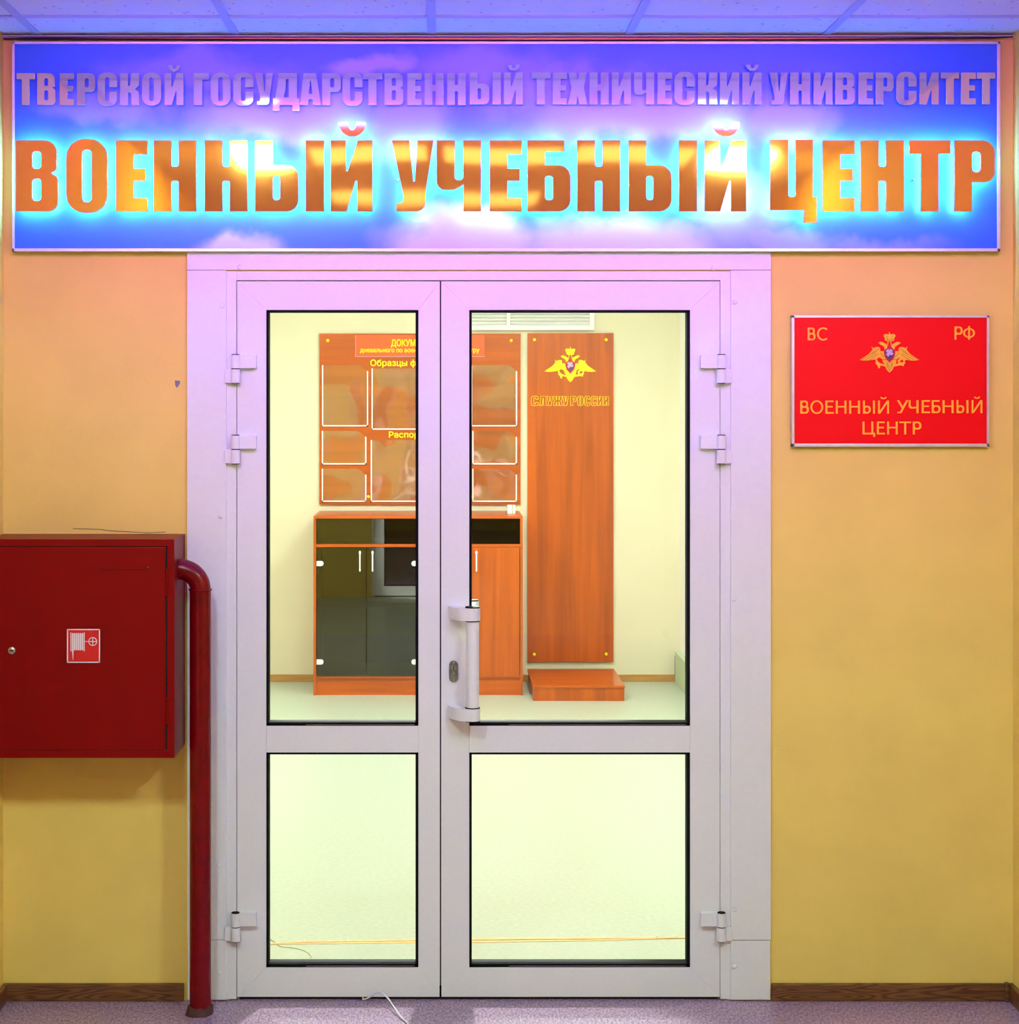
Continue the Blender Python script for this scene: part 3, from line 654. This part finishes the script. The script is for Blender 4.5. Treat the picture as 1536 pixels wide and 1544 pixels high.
# ------------------------------------------------------------------ emblem: crowned two-headed eagle
def emblem(parent, cx, cy, sc, y, golden, line, bold=0):
    """cx,cy: picture point of the emblem centre; sc: picture px per drawing unit; drawing 1536x1229, centre (772,620)"""
    f = lambda pts: [(PX(cx+(x-772)*sc, y), PZ(cy+(z-620)*sc, y)) for x, z in pts]
    mir = lambda pts: [(1544-x, z) for x, z in pts][::-1]
    e = empty('emblem', (0, 0, 0)); e.parent = parent; e.location = -origin(parent)
    wing = [(85, 802), (190, 735), (300, 660), (350, 600), (382, 560), (358, 492), (402, 532), (450, 508), (505, 498), (545, 515), (558, 550), (552, 592), (645, 598), (660, 700), (692, 792), (620, 792), (540, 742), (480, 770), (430, 792), (350, 802), (300, 812), (180, 818), (150, 808)]
    head = [(508, 414), (560, 378), (600, 384), (645, 408), (690, 428), (716, 450), (718, 505), (700, 560), (660, 575), (655, 520), (635, 485), (600, 462), (565, 448), (545, 430), (560, 420)]
    leg = [(445, 790), (482, 778), (500, 835), (560, 880), (650, 905), (655, 945), (590, 935), (556, 930), (552, 990), (520, 992), (500, 940), (475, 905), (440, 868), (465, 850)]
    tail = [(610, 790), (690, 780), (854, 780), (935, 790), (925, 860), (905, 950), (868, 960), (850, 1010), (810, 1060), (774, 1088), (735, 1060), (695, 1010), (676, 955), (640, 945), (650, 870), (622, 850)]
    crown = [(638, 238), (660, 205), (705, 200), (742, 212), (764, 196), (764, 155), (780, 155), (780, 196), (802, 212), (845, 200), (885, 205), (908, 238), (885, 285), (872, 320), (872, 356), (825, 368), (720, 368), (672, 352), (668, 310), (655, 280)]
    plate('wing', [f(wing)], y-.004, y, golden, e); plate('wing', [f(mir(wing))], y-.004, y, golden, e)
    plate('head', [f(head)], y-.004, y, golden, e); plate('head', [f(mir(head))], y-.004, y, golden, e)
    plate('talon', [f(leg)], y-.0035, y, golden, e); 
    wr = [(900, 905), (985, 875), (965, 840), (962, 815), (1010, 760), (1040, 720), (1060, 775), (1110, 765), (1146, 790), (1125, 850), (1140, 880), (1108, 895), (1105, 945), (1040, 925), (905, 948)]
    plate('talon', [f(wr), f([(1010, 850), (1045, 860), (1100, 850), (1090, 800), (1060, 792), (1020, 815)])], y-.0035, y, golden, e)
    plate('tail', [f(tail)], y-.0038, y, golden, e)
    plate('crown', [f(crown)], y-.0045, y, golden, e)
    plate('ribbon', [f([(730, 368), (752, 368), (735, 450), (705, 540), (690, 545), (722, 450)])], y-.003, y, golden, e)
    plate('ribbon', [f([(814, 368), (792, 368), (809, 450), (839, 540), (854, 545), (822, 450)])], y-.003, y, golden, e)
    plate('shield', [f([(640, 575), (700, 540), (772, 470), (844, 540), (904, 575), (900, 660), (870, 760), (772, 868), (674, 760), (644, 660)])], y-.0055, y, M['red_ink'], e)
    plate('shield_field', [f([(676, 585), (868, 585), (862, 700), (772, 815), (682, 700)])], y-.0065, y-.005, M['purple_ink'], e)
    plate('rider', [f([(680, 590), (735, 545), (760, 580), (790, 545), (845, 590), (815, 620), (865, 655), (820, 690), (770, 680), (735, 730), (680, 665), (720, 640)])], y-.0075, y-.006, M['pale_ink'], e)
    bm = bmesh.new()
    for l in ([(120, 800), (300, 700), (480, 600)], [(200, 805), (340, 730), (470, 650)], [(300, 805), (400, 745), (520, 660)], [(350, 655), (420, 600), (530, 545)], [(560, 640), (600, 690), (650, 740)], [(610, 795), (770, 800)], ):
        for q in (l, [(1544-x, z) for x, z in l]):
            p = f(q); tube(bm, [(a, y-.0042, b) for a, b in p], .9*abs(sc)*U*K(y)*6, 5)
    for l in ([(700, 850), (720, 960), (772, 1050)], [(844, 850), (824, 960), (772, 1050)], [(720, 880), (772, 985), (824, 880)], [(700, 335), (844, 335)], [(700, 230), (720, 330)], [(844, 230), (824, 330)]):
        tube(bm, [(a, y-.0045, b) for a, b in f(l)], .9*abs(sc)*U*K(y)*6, 5)
    tag(obj('engraved_lines', bm, line, e), kind='stuff')
    return e

# ------------------------------------------------------------------ red wall plaque
pl = thing('wall_plaque', (PX(1342), 0, PZ(674)), 'red plaque with gold lettering and eagle emblem, right of the doors', 'sign')
YP = -.018
pbox('plaque_panel', 1196, 1489.5, 478, 671, YP, 0, M['red_sign'], pl)
for r in ((1193.5, 1491.3, 475.5, 479), (1193.5, 1491.3, 669, 673.5), (1193.5, 1197.5, 475.5, 673.5), (1487.8, 1491.3, 475.5, 673.5)):
    pbox('plaque_frame', *r, YP-.004, 0, M['alu'], pl, .0006)
for word, cap, base, cells in (
    ('ВС', 493.9, 513.1, [(1217.5, 1229.2), (1231.7, 1247.1)]),
    ('РФ', 492.2, 512, [(1438.9, 1451.1), (1451.9, 1469.7)]),
    ('ВОЕННЫЙ', 604, 623.7, [(1206.3, 1219.2), (1221.6, 1240.9), (1244.3, 1256.7), (1260, 1275.9), (1280.2, 1296.3), (1301, 1318.9), (1323.7, 1340)]),
    ('УЧЕБНЫЙ', 603.4, 622.9, [(1352.2, 1369.3), (1369.8, 1384.6), (1389.5, 1402), (1404.6, 1417.8), (1421, 1437.4), (1442, 1459.8), (1464.7, 1480.8)]),
    ('ЦЕНТР', 635.7, 654.9, [(1300.3, 1319.2), (1322, 1333.9), (1337.3, 1353.2), (1355.8, 1373.2), (1376.1, 1388.8)])):
    for c, (a, b) in zip(word, cells):
        plate('letter', glyph_loops(c, a, b, cap, base, YP-.001, THIN), YP-.001, YP, M['gold_ink'], pl)
emblem(pl, 1340.5, 531, 1/15.36, YP, M['gold_ink'], M['gold_dark'])

# ------------------------------------------------------------------ fire-hose cabinet
YC = -.23
fx0, fx1, fz0, fz1 = XL+.002, PX(263, YC), PZ(1143, YC), PZ(813, YC)
fc = thing('fire_hose_cabinet', ((fx0+fx1)/2, 0, fz0), 'dark red metal fire hose cabinet hung on the wall left of the doors', 'cabinet')
rim = .022
bm = bmesh.new()
bx(bm, fx0, fx1-.0002, YC+.016, 0, fz0+.0002, fz1-.0002)
bx(bm, fx0, fx1, YC, YC+.02, fz1-rim*.95, fz1, .0015); bx(bm, fx0, fx1, YC, YC+.02, fz0, fz0+rim, .0015)
bx(bm, fx1-rim*.95, fx1-.0003, YC+.0004, YC+.02, fz0+rim-.001, fz1-rim*.95+.001); bx(bm, fx0, fx0+.006, YC+.0004, YC+.02, fz0+rim, fz1-rim*.95)
obj('cabinet_body', bm, M['red_cab'], fc)
dx1, dz0, dz1 = PX(249.5, YC), PZ(1131.5, YC), PZ(825, YC)
door = box('cabinet_door', fx0+.009, dx1, YC-.001, YC+.014, dz0, dz1, M['red_cab'], fc, .0015)
bm = bmesh.new()
bx(bm, dx1, dx1+.003, YC+.003, YC+.018, dz0-.003, dz1+.003); bx(bm, fx0+.006, dx1+.003, YC+.003, YC+.018, dz1, dz1+.003); bx(bm, fx0+.006, dx1+.003, YC+.003, YC+.018, dz0-.003, dz0)
obj('door_gap', bm, M['dark'], fc)
for a, b in ((858, 898), (1052, 1092)): obj('cabinet_hinge', cyl(bmesh.new(), (PX(251.5, YC), YC-.0005, PZ(b, YC)), (PX(251.5, YC), YC-.0005, PZ(a, YC)), .004, 12), M['red_cab'], fc, True)
bm = bmesh.new()
bx(bm, PX(149, YC), PX(223, YC), YC-.005, YC, PZ(858, YC), PZ(856.5, YC), .0007)
obj('seal_loop', bm, M['red_cab'], door); 
obj('seal_stud', dome(bmesh.new(), PX(223.5, YC), PZ(855, YC), YC-.002, .0022, .003), plain('copper_stud', (.7, .2, .05), .3, metal=.8), door, True)
lkx, lkz = PX(18, YC), PZ(980.5, YC)
lk = obj('cabinet_lock', cyl(dome(bmesh.new(), lkx, lkz, YC-.004, .0108, .004), (lkx, YC-.004, lkz), (lkx, YC, lkz), .011), M['steel'], door, True)
obj('keyhole', bx(bmesh.new(), lkx-.005, lkx+.005, YC-.0095, YC-.006, lkz-.0014, lkz+.0014), M['dark'], door)
# pictogram sticker: hose reel with valve
pc = empty('pictogram', (0, 0, 0)); pc.parent = fc; pc.location = -origin(fc)
yp = YC-.0016
pbox('pictogram_plate', 101, 150.8, 948.5, 999.3, yp, YC, M['sym_red'], pc)
def wh(bm, x0, x1, y0, y1): bx(bm, PX(x0, yp), PX(x1, yp), yp-.0008, yp, PZ(y1, yp), PZ(y0, yp))
bm = bmesh.new()
wh(bm, 101, 150.8, 948.5, 950); wh(bm, 101, 150.8, 997.8, 999.3); wh(bm, 101, 102.6, 948.5, 999.3); wh(bm, 149.2, 150.8, 948.5, 999.3)
wh(bm, 106.3, 107.5, 953.6, 982); wh(bm, 126.4, 127.6, 953.6, 982)
for k in range(6): wh(bm, 108.6+k*2.95, 110.7+k*2.95, 954.6, 980.4)
wh(bm, 127.5, 135, 966.8, 967.8)
prism_bm(bm, [(PX(x, yp), PZ(y, yp)) for x, y in ((108.6, 980), (111, 980), (110.4, 995), (109.9, 995))], yp-.0008, yp)
cc = (139.8, 967.3); rr_ = 6.0
n = 28
ringp = [(cc[0]+rr_*math.cos(2*math.pi*k/n), cc[1]+rr_*math.sin(2*math.pi*k/n)) for k in range(n+1)]
tube(bm, [(PX(x, yp), yp-.0003, PZ(y, yp)) for x, y in ringp], .0011, 6)
wh(bm, cc[0]-6, cc[0]+6, 966.7, 967.9); wh(bm, cc[0]-.6, cc[0]+.6, cc[1]-6, cc[1]+6)
obj('hose_reel_symbol', bm, M['white_ink'], pc)

# ------------------------------------------------------------------ red water pipe
YPI = -.13
pr = .0315
pxx = PX(302, YPI)
rp = thing('water_pipe', (pxx, YPI, 0), 'glossy dark red standing water pipe beside the door casing', 'pipe')
z_h = PZ(863, YPI); zt = PZ(889, YPI)
rb = .060
cxx = pxx-rb
pts = [(fx1-.006, YPI, z_h-.004), (cxx+.004, YPI, z_h-.004)]
pts = [(fx1+.0005, YPI, zt+rb), (cxx, YPI, zt+rb)]+[(cxx+rb*math.sin(a), YPI, zt+rb*math.cos(a)) for a in [math.pi/2*k/12 for k in range(1, 13)]]
obj('elbow', tube(bmesh.new(), pts, pr*.97, 28), M['red_pipe'], rp, True)
obj('riser', cyl(bmesh.new(), (pxx, YPI, .012), (pxx, YPI, zt), pr, 36), M['red_pipe'], rp, True)
bm = bmesh.new()
obj('weld_bead', tube(bm, [(pxx+(pr)*math.cos(2*math.pi*k/32), YPI+pr*math.sin(2*math.pi*k/32), zt+.001*math.sin(k*2.3)) for k in range(33)], .0028, 8), M['red_pipe'], rp, True)
bm = bmesh.new(); bmesh.ops.create_cone(bm, cap_ends=True, segments=14, radius1=.040, radius2=.034, depth=.026, matrix=Matrix.Translation((pxx, YPI, .013)))
for v in bm.verts: v.co.x += random.uniform(-.006, .005); v.co.y += random.uniform(-.004, .004); v.co.z = max(.0005, v.co.z+random.uniform(-.003, .004)) if v.co.z > .01 else .0005
obj('foot_collar', bm, M['rust'], rp, True)

# ------------------------------------------------------------------ white cord lying out from under the door
def fl(px, py):   # point of the floor seen at a picture point
    k = EYE/((py-HZ)*U); return Vector(((px-CX)*U*k, D*k-D, 0))
c0 = fl(548, 1509); c1 = Vector((PX(547.5, -.01), -.012, .006))
mid = fl(572, 1514); mid.z = .036
pts = [Vector((PX(547, 0), .03, .0035)), c1, fl(556, 1511)+Vector((0, 0, .014)), mid, fl(583, 1517)+Vector((0, 0, .027)), fl(590, 1522)+Vector((0, 0, .018)), fl(604, 1536)+Vector((0, 0, .006)), fl(617, 1548)+Vector((0, 0, .0025)), fl(640, 1585)+Vector((0, 0, .0025)), fl(700, 1640)+Vector((0, 0, .0025)), fl(820, 1665)+Vector((0, 0, .0025))]
cd = obj('cord', tube(bmesh.new(), smooth_path(pts, 8), .0024, 10), M['cord'], None, True)
tag(cd, 'thin white cord looping out from under the left door leaf onto the floor', 'cord')

# ------------------------------------------------------------------ the lit room behind the doors
YB = 6.6
ix0, ix1, iz = -2.4, PX(1024, YB), 2.92
tag(box('floor_inner', ix0-.1, ix1+.1, WT*.5, YB+.1, -.1, 0, M['floor_in']), kind='structure')
tag(box('ceiling_inner', ix0-.1, ix1+.1, WT, YB+.1, iz, iz+.1, M['white_wall']), kind='structure')
tag(box('wall_inner_back', ix0-.1, ix1+.1, YB, YB+.1, 0, iz, M['wall_in']), kind='structure')
tag(box('wall_inner_left', ix0-.1, ix0, WT, YB, 0, iz, M['wall_in']), kind='structure')
tag(box('wall_inner_right', ix1, ix1+.1, WT, YB, 0, iz, M['white_wall']), kind='structure')
tag(box('wall_inner_front', ix0-.1, XL-.2, 0, WT, 0, iz, M['wall_in']), kind='structure')
tag(box('baseboard_inner_back', ix0, ix1-.02, YB-.014, YB, 0, .045, M['oak'], None, .003), kind='structure')
tag(box('baseboard_inner_right', ix1-.035, ix1, WT+.02, YB-.06, 0, .20, M['plinth'], None, .003), kind='structure')
tag(box('trim_6', ix1-.03, ix1-.004, YB-.058, YB-.001, 0, .165, M['dark']), kind='structure')
k = 0
for x, y, wh_ in ((.1, 1.75, 'just inside the doors'), (-1.2, 4.3, 'on the left half of the inner ceiling'), (.75, 4.3, 'on the right half of the inner ceiling')):
        t = thing('room_lamp', (x, y, iz), 'square bright ceiling lamp '+wh_, 'lamp', 'ceiling lamps of the inner room')
        box('lamp_housing', x-.3, x+.3, y-.3, y+.3, iz-.035, iz, M['white_plastic'], t)
        box('lamp_diffuser', x-.28, x+.28, y-.28, y+.28, iz-.04, iz-.035, M['lamp_near'] if y < 2 else M['lamp_in'], t)

# ventilation grille / louvred unit high on the back wall
vg = thing('wall_grille', (PX(800, YB), YB, PZ(497, YB)), 'white louvred grille high on the far wall above the tall wooden board', 'vent')
yv = YB-.04
gx0_, gx1_ = PX(648, yv), PX(896, yv); gz0, gz1 = PZ(497.5, yv), PZ(466, yv)
bm = bmesh.new()
bx(bm, gx0_, gx1_, yv, YB, gz0, gz0+.03); bx(bm, gx0_, gx1_, yv, YB, gz1-.02, gz1); bx(bm, gx0_, gx0_+.03, yv, YB, gz0+.03, gz1-.02); bx(bm, gx1_-.03, gx1_, yv, YB, gz0+.03, gz1-.02)
bx(bm, PX(764, yv), PX(769, yv), yv, YB, gz0+.03, gz1-.02)
obj('grille_frame', bm, M['white_plastic'], vg)
box('grille_backing', gx0_, gx1_, YB-.006, YB-.001, gz0, gz1, plain('pale_green_backing', (.55, .66, .52), .6), vg)
for q in range(5):
    z = gz0+.034+q*.0225
    for a, b in ((gx0_+.03, PX(764, yv)), (PX(769, yv), gx1_-.03)):
        bm = bmesh.new(); bx(bm, a, b, -.012, .012, -.0015, .0015)
        bmesh.ops.rotate(bm, verts=bm.verts, cent=(0, 0, 0), matrix=Matrix.Rotation(-.9, 3, 'X'))
        bmesh.ops.translate(bm, vec=(0, YB-.022, z+.009), verts=bm.verts)
        obj('louvre_slat', bm, M['white_plastic'], vg)

# ---- notice board
YN = YB-.018
nb = thing('notice_board', (PX(633, YN), YB, PZ(761, YN)), 'wooden notice board with empty plastic pockets over the low cabinet', 'board')
pbox('board_panel', 481.3, 784.7, 503, 760.7, YN, YB-.001, M['cherry_h'], nb, .001)
hp = pbox('header_plate', 535.5, 730.4, 505.3, 538, YN-.003, YN, M['orange_plate'], nb)
ye = YN-.003
pbox('plate_edge', 535.5, 730.4, 537.4, 538, ye-.001, ye, M['pale_ink'], nb); pbox('plate_edge', 535.5, 536.1, 505.3, 538, ye-.001, ye, M['pale_ink'], nb)
lettering('lettering', 'ДОКУМЕНТАЦИЯ', 589.7, 674, 511.8, 524, ye, M['yellow_ink'], nb, .04, .003)
lettering('lettering', 'дневального по военному учебному центру', 543, 722.5, 524.5, 533, ye, M['yellow_ink'], nb, .04, .003)
lettering('lettering', 'Образцы форм', 558.5, 652, 542.3, 554.3, YN, M['yellow_ink'], nb, .035, .004)
lettering('lettering', 'Распорядок дня', 586.5, 688, 650.8, 662.2, YN, M['yellow_ink'], nb, .035, .004)
def pocket(x0, x1, y0, y1, cut=9, right=True):
    p = empty('pocket', (0, 0, 0)); p.parent = nb; p.location = -origin(nb)
    yk = YN-.006
    pprism('pocket_sheet', [(x0+1, y0), (x1-cut-3, y0), (x1-1, y0+cut), (x1-1, y1-1), (x0+1, y1-1)], yk, yk+.0015, M['pocket'], p)
    for r in ((x0, x0+1.9, y0, y1), (x1-1.9, x1, y0+cut, y1), (x0, x1, y1-2, y1)):
        pbox('pocket_rail', *r, yk-.003, YN, M['white_plastic'], p)
for a, b in ((485.3, 554.9), (709.8, 779.5)):
    pocket(a, b, 550.6, 643); 
for a, b in ((485, 552.3), (711.8, 779.3)):
    pocket(a, b, 649.7, 700.4); pocket(a, b, 706.8, 756.8)
pocket(560, 706, 555.5, 648, 0); pocket(558.7, 705, 663.6, 756.8, 0)
def caps(parent, pts, y):
    for x, z in pts:
        obj('screw_cap', dome(bmesh.new(), PX(x, y), PZ(z, y), y, .0105, .006), M['yellow_ink'], parent, True)
caps(nb, ((494, 513.5), (770.5, 513.5), (555.3, 749), (712, 749)), YN)

# ---- tall emblem board
eb = thing('tall_wooden_board', (PX(860, YN), YB, PZ(998, YN)), 'tall narrow wooden board with gold eagle and outlined lettering on far wall', 'board')
pbox('board_panel', 795.3, 924.7, 502.3, 998, YN, YB-.001, M['cherry_v'], eb, .001)
caps(eb, ((805.7, 512.3), (913.7, 512.3), (805.2, 986.8), (913.7, 986.4)), YN)
emblem(eb, 859.6, 549.5, (898.6-820)/1380, YN, M['yellow_ink'], M['yellow_ink'])
cells = [(800.3, 811.5), (812.5, 823.5), (824, 833.5), (834, 847.5), (847.5, 857), (859.5, 869), (870, 879.5), (880.5, 889.5), (890.5, 899), (900, 908.5), (909.5, 918)]
GO = dict(G); GO['С'] = [[(.58, .66), (.58, 1.02, .24), (0, 1.02, .24), (0, -.02, .24), (.58, -.02, .24), (.58, .36), (.38, .36), (.38, .17, .05), (.22, .17, .05), (.22, .83, .05), (.38, .83, .05), (.38, .66)]]
for c, (a, b) in zip('СЛУЖУРОССИИ', cells):
    bm = bmesh.new()
    for lp in glyph_loops(c, a+.5, b-.4, 597.5, 611.5, YN, GO):
        tube(bm, [(x, YN-.001, z) for x, z in lp+[lp[0]]], .0017, 6)
    obj('outlined_letter', bm, M['yellow_ink'], eb)

# ---- low cabinet
YK = 6.01
lc = thing('low_cabinet', (PX(630, YK), (YK+YB)/2, 0), 'low cherry-wood cabinet with smoked glass doors under the notice board', 'cabinet')
kx0, kx1, kzt = PX(472.5, YK), PX(788, YK), PZ(778, YK)
th = .016
box('top_panel', kx0, kx1, YK, YB-.02, kzt-th, kzt, M['cherry_h'], lc, .001)
for x in (kx0, kx1-th): box('side_panel', x, x+th, YK, YB-.02, 0, kzt-th, M['cherry_v'], lc, .001)
box('back_panel', kx0+th, kx1-th, YB-.03, YB-.022, .03, kzt-th, M['cherry_dark'], lc)
zs = PZ(822.7, YK)
box('shelf', kx0+th, kx1-th, YK+.001, YB-.03, zs-.009, zs+.009, M['cherry_h'], lc)
zi = PZ(918, YK); box('shelf', kx0+th, kx1-th, YK+.03, YB-.03, zi-.008, zi+.008, M['cherry_h'], lc)
zb = PZ(1022, YK); box('shelf', kx0+th, kx1-th, YK+.001, YB-.03, zb-.002, zb+.016, M['cherry_h'], lc)
pm = PX(631.5, YK); box('partition', pm-.008, pm+.008, YK+.02, YB-.03, zb+.016, zs-.009, M['cherry_v'], lc)
box('plinth', kx0+th, kx1-th, YK+.012, YK+.028, 0, zb-.002, M['cherry_h'], lc)
box('glass_front', kx0+th+.002, kx1-th-.002, YK+.010, YK+.014, zs+.010, kzt-th-.001, M['smoke'], lc)
def handle(x, parent, z0, z1):
    bm = bmesh.new(); pts = smooth_path([(x, YK, z1-.008), (x, YK-.022, z1-.010), (x, YK-.026, (z0+z1)/2), (x, YK-.022, z0+.010), (x, YK, z0+.008)], 6)
    tube(bm, pts, .0045, 10); dome(bm, x, z1-.012, YK-.022, .008, .006); dome(bm, x, z0+.010, YK-.022, .006, .005)
    obj('handle', bm, M['white_plastic'], parent, True)
zd0, zd1 = PZ(1020, YK), PZ(825.5, YK)
for a, b, hx, cx_ in ((477.3, 551.8, 542.7, 477.3), (552.6, 630.5, 561.7, 630.5)):
    g_ = box('glass_door', PX(a, YK), PX(b, YK), YK, YK+.005, zd0, zd1, M['smoke'], lc)
    handle(PX(hx, YK), g_, PZ(862, YK), PZ(830, YK))
    for py in (849.6, 998):
        s_ = 1 if cx_ < 500 else -1
        x_ = PX(cx_, YK)
        lp = fillet([(x_, PZ(py, YK)-.0155), (x_, PZ(py, YK)+.0155), (x_+s_*.042, PZ(py, YK)+.0155, .015), (x_+s_*.042, PZ(py, YK)-.0155, .015)])
        plate('hinge_clip', [[(p.x, p.y) for p in lp]], YK-.006, YK+.004, M['white_plastic'], g_)
for a, b, hx in ((632.6, 707.4, 700), (708.2, 783.3, 718)):
    g_ = box('wooden_door', PX(a, YK), PX(b, YK), YK-.001, YK+.015, zd0, zd1, M['cherry_v'], lc, .001)
    handle(PX(hx, YK), g_, PZ(862, YK), PZ(830, YK))

# small white socket block on the cabinet top
yq = 6.25
sbk = thing('small_white_box', (PX(770.8, yq), yq, kzt), 'small white double box on the right end of the low cabinet', 'box')
for a, b in ((765, 772), (772.7, 776.8)):
    box('box_half', PX(a, yq), PX(b, yq), yq, yq+.04, kzt, kzt+.055, M['white_plastic'], sbk, .002)

# step / low platform
st = thing('low_step', (.828, 6.15, 0), 'low cherry-wood step platform in front of the tall wooden board', 'step')
sx0, sx1 = .555, 1.104
box('step_top', sx0-.004, sx1+.002, 5.785, 6.52, .077, .093, M['cherry_h'], st, .001)
box('step_front', sx0, sx1, 5.79, 5.806, 0, .077, M['cherry_v'], st)
for x in (sx0, sx1-.016): box('step_side', x, x+.016, 5.806, 6.51, 0, .077, M['cherry_v'], st)

# floor strip inside and thin cord
tp = thing('floor_strip', (fl(720, 1418).x, fl(720, 1418).y, 0), 'pale orange strip laid across the floor just inside the doors', 'strip')
def strip(a, z1):
    bm = bmesh.new(); lo = [bm.verts.new(fl(x, y)+Vector((0, 0, .0003))) for x, y in a]; hi = [bm.verts.new(fl(x, y)+Vector((0, 0, z1))) for x, y in a]
    bm.faces.new(lo); bm.faces.new(hi[::-1]); n = len(a)
    for i in range(n): bm.faces.new((lo[i], lo[(i+1) % n], hi[(i+1) % n], hi[i]))
    return bm
obj('strip_edge', strip([(350, 1424), (403, 1423.5), (460, 1420), (630, 1417.2), (760, 1415), (1033, 1413.5), (1080, 1413), (1080, 1415), (1033, 1415.5), (780, 1417.4), (630, 1419.3), (460, 1421.6), (403, 1425), (350, 1425.5)], .003), M['tape'], tp)
obj('strip_edge', strip([(403, 1423.5), (520, 1421.5), (700, 1419.3), (860, 1418.5), (1033, 1414.2), (1033, 1415), (900, 1419), (720, 1421.5), (520, 1423), (403, 1424.6)], .002), M['tape'], tp)
bm = bmesh.new()
for x, y in ((446, 1420.6), (458, 1420), (523, 1419.4), (756, 1416.6), (835, 1416), (910, 1415), (990, 1414), (1020, 1413.6)):
    p = fl(x, y); obj('white_flake', dome(bmesh.new(), p.x, .004, p.y, .004, .003), M['white_plastic'], tp)
pts = [fl(x, y)+Vector((0, 0, .002)) for x, y in ((380, 1413), (403, 1415), (412, 1420), (424, 1428), (440, 1429.5), (458, 1434), (468, 1441), (472, 1449), (478, 1448))]
tc_ = obj('thin_cord', tube(bmesh.new(), smooth_path(pts, 6), .0013, 6), M['cord2'], None, True)
tag(tc_, 'thin grey cord curling on the inner floor behind the lower left pane', 'cord')
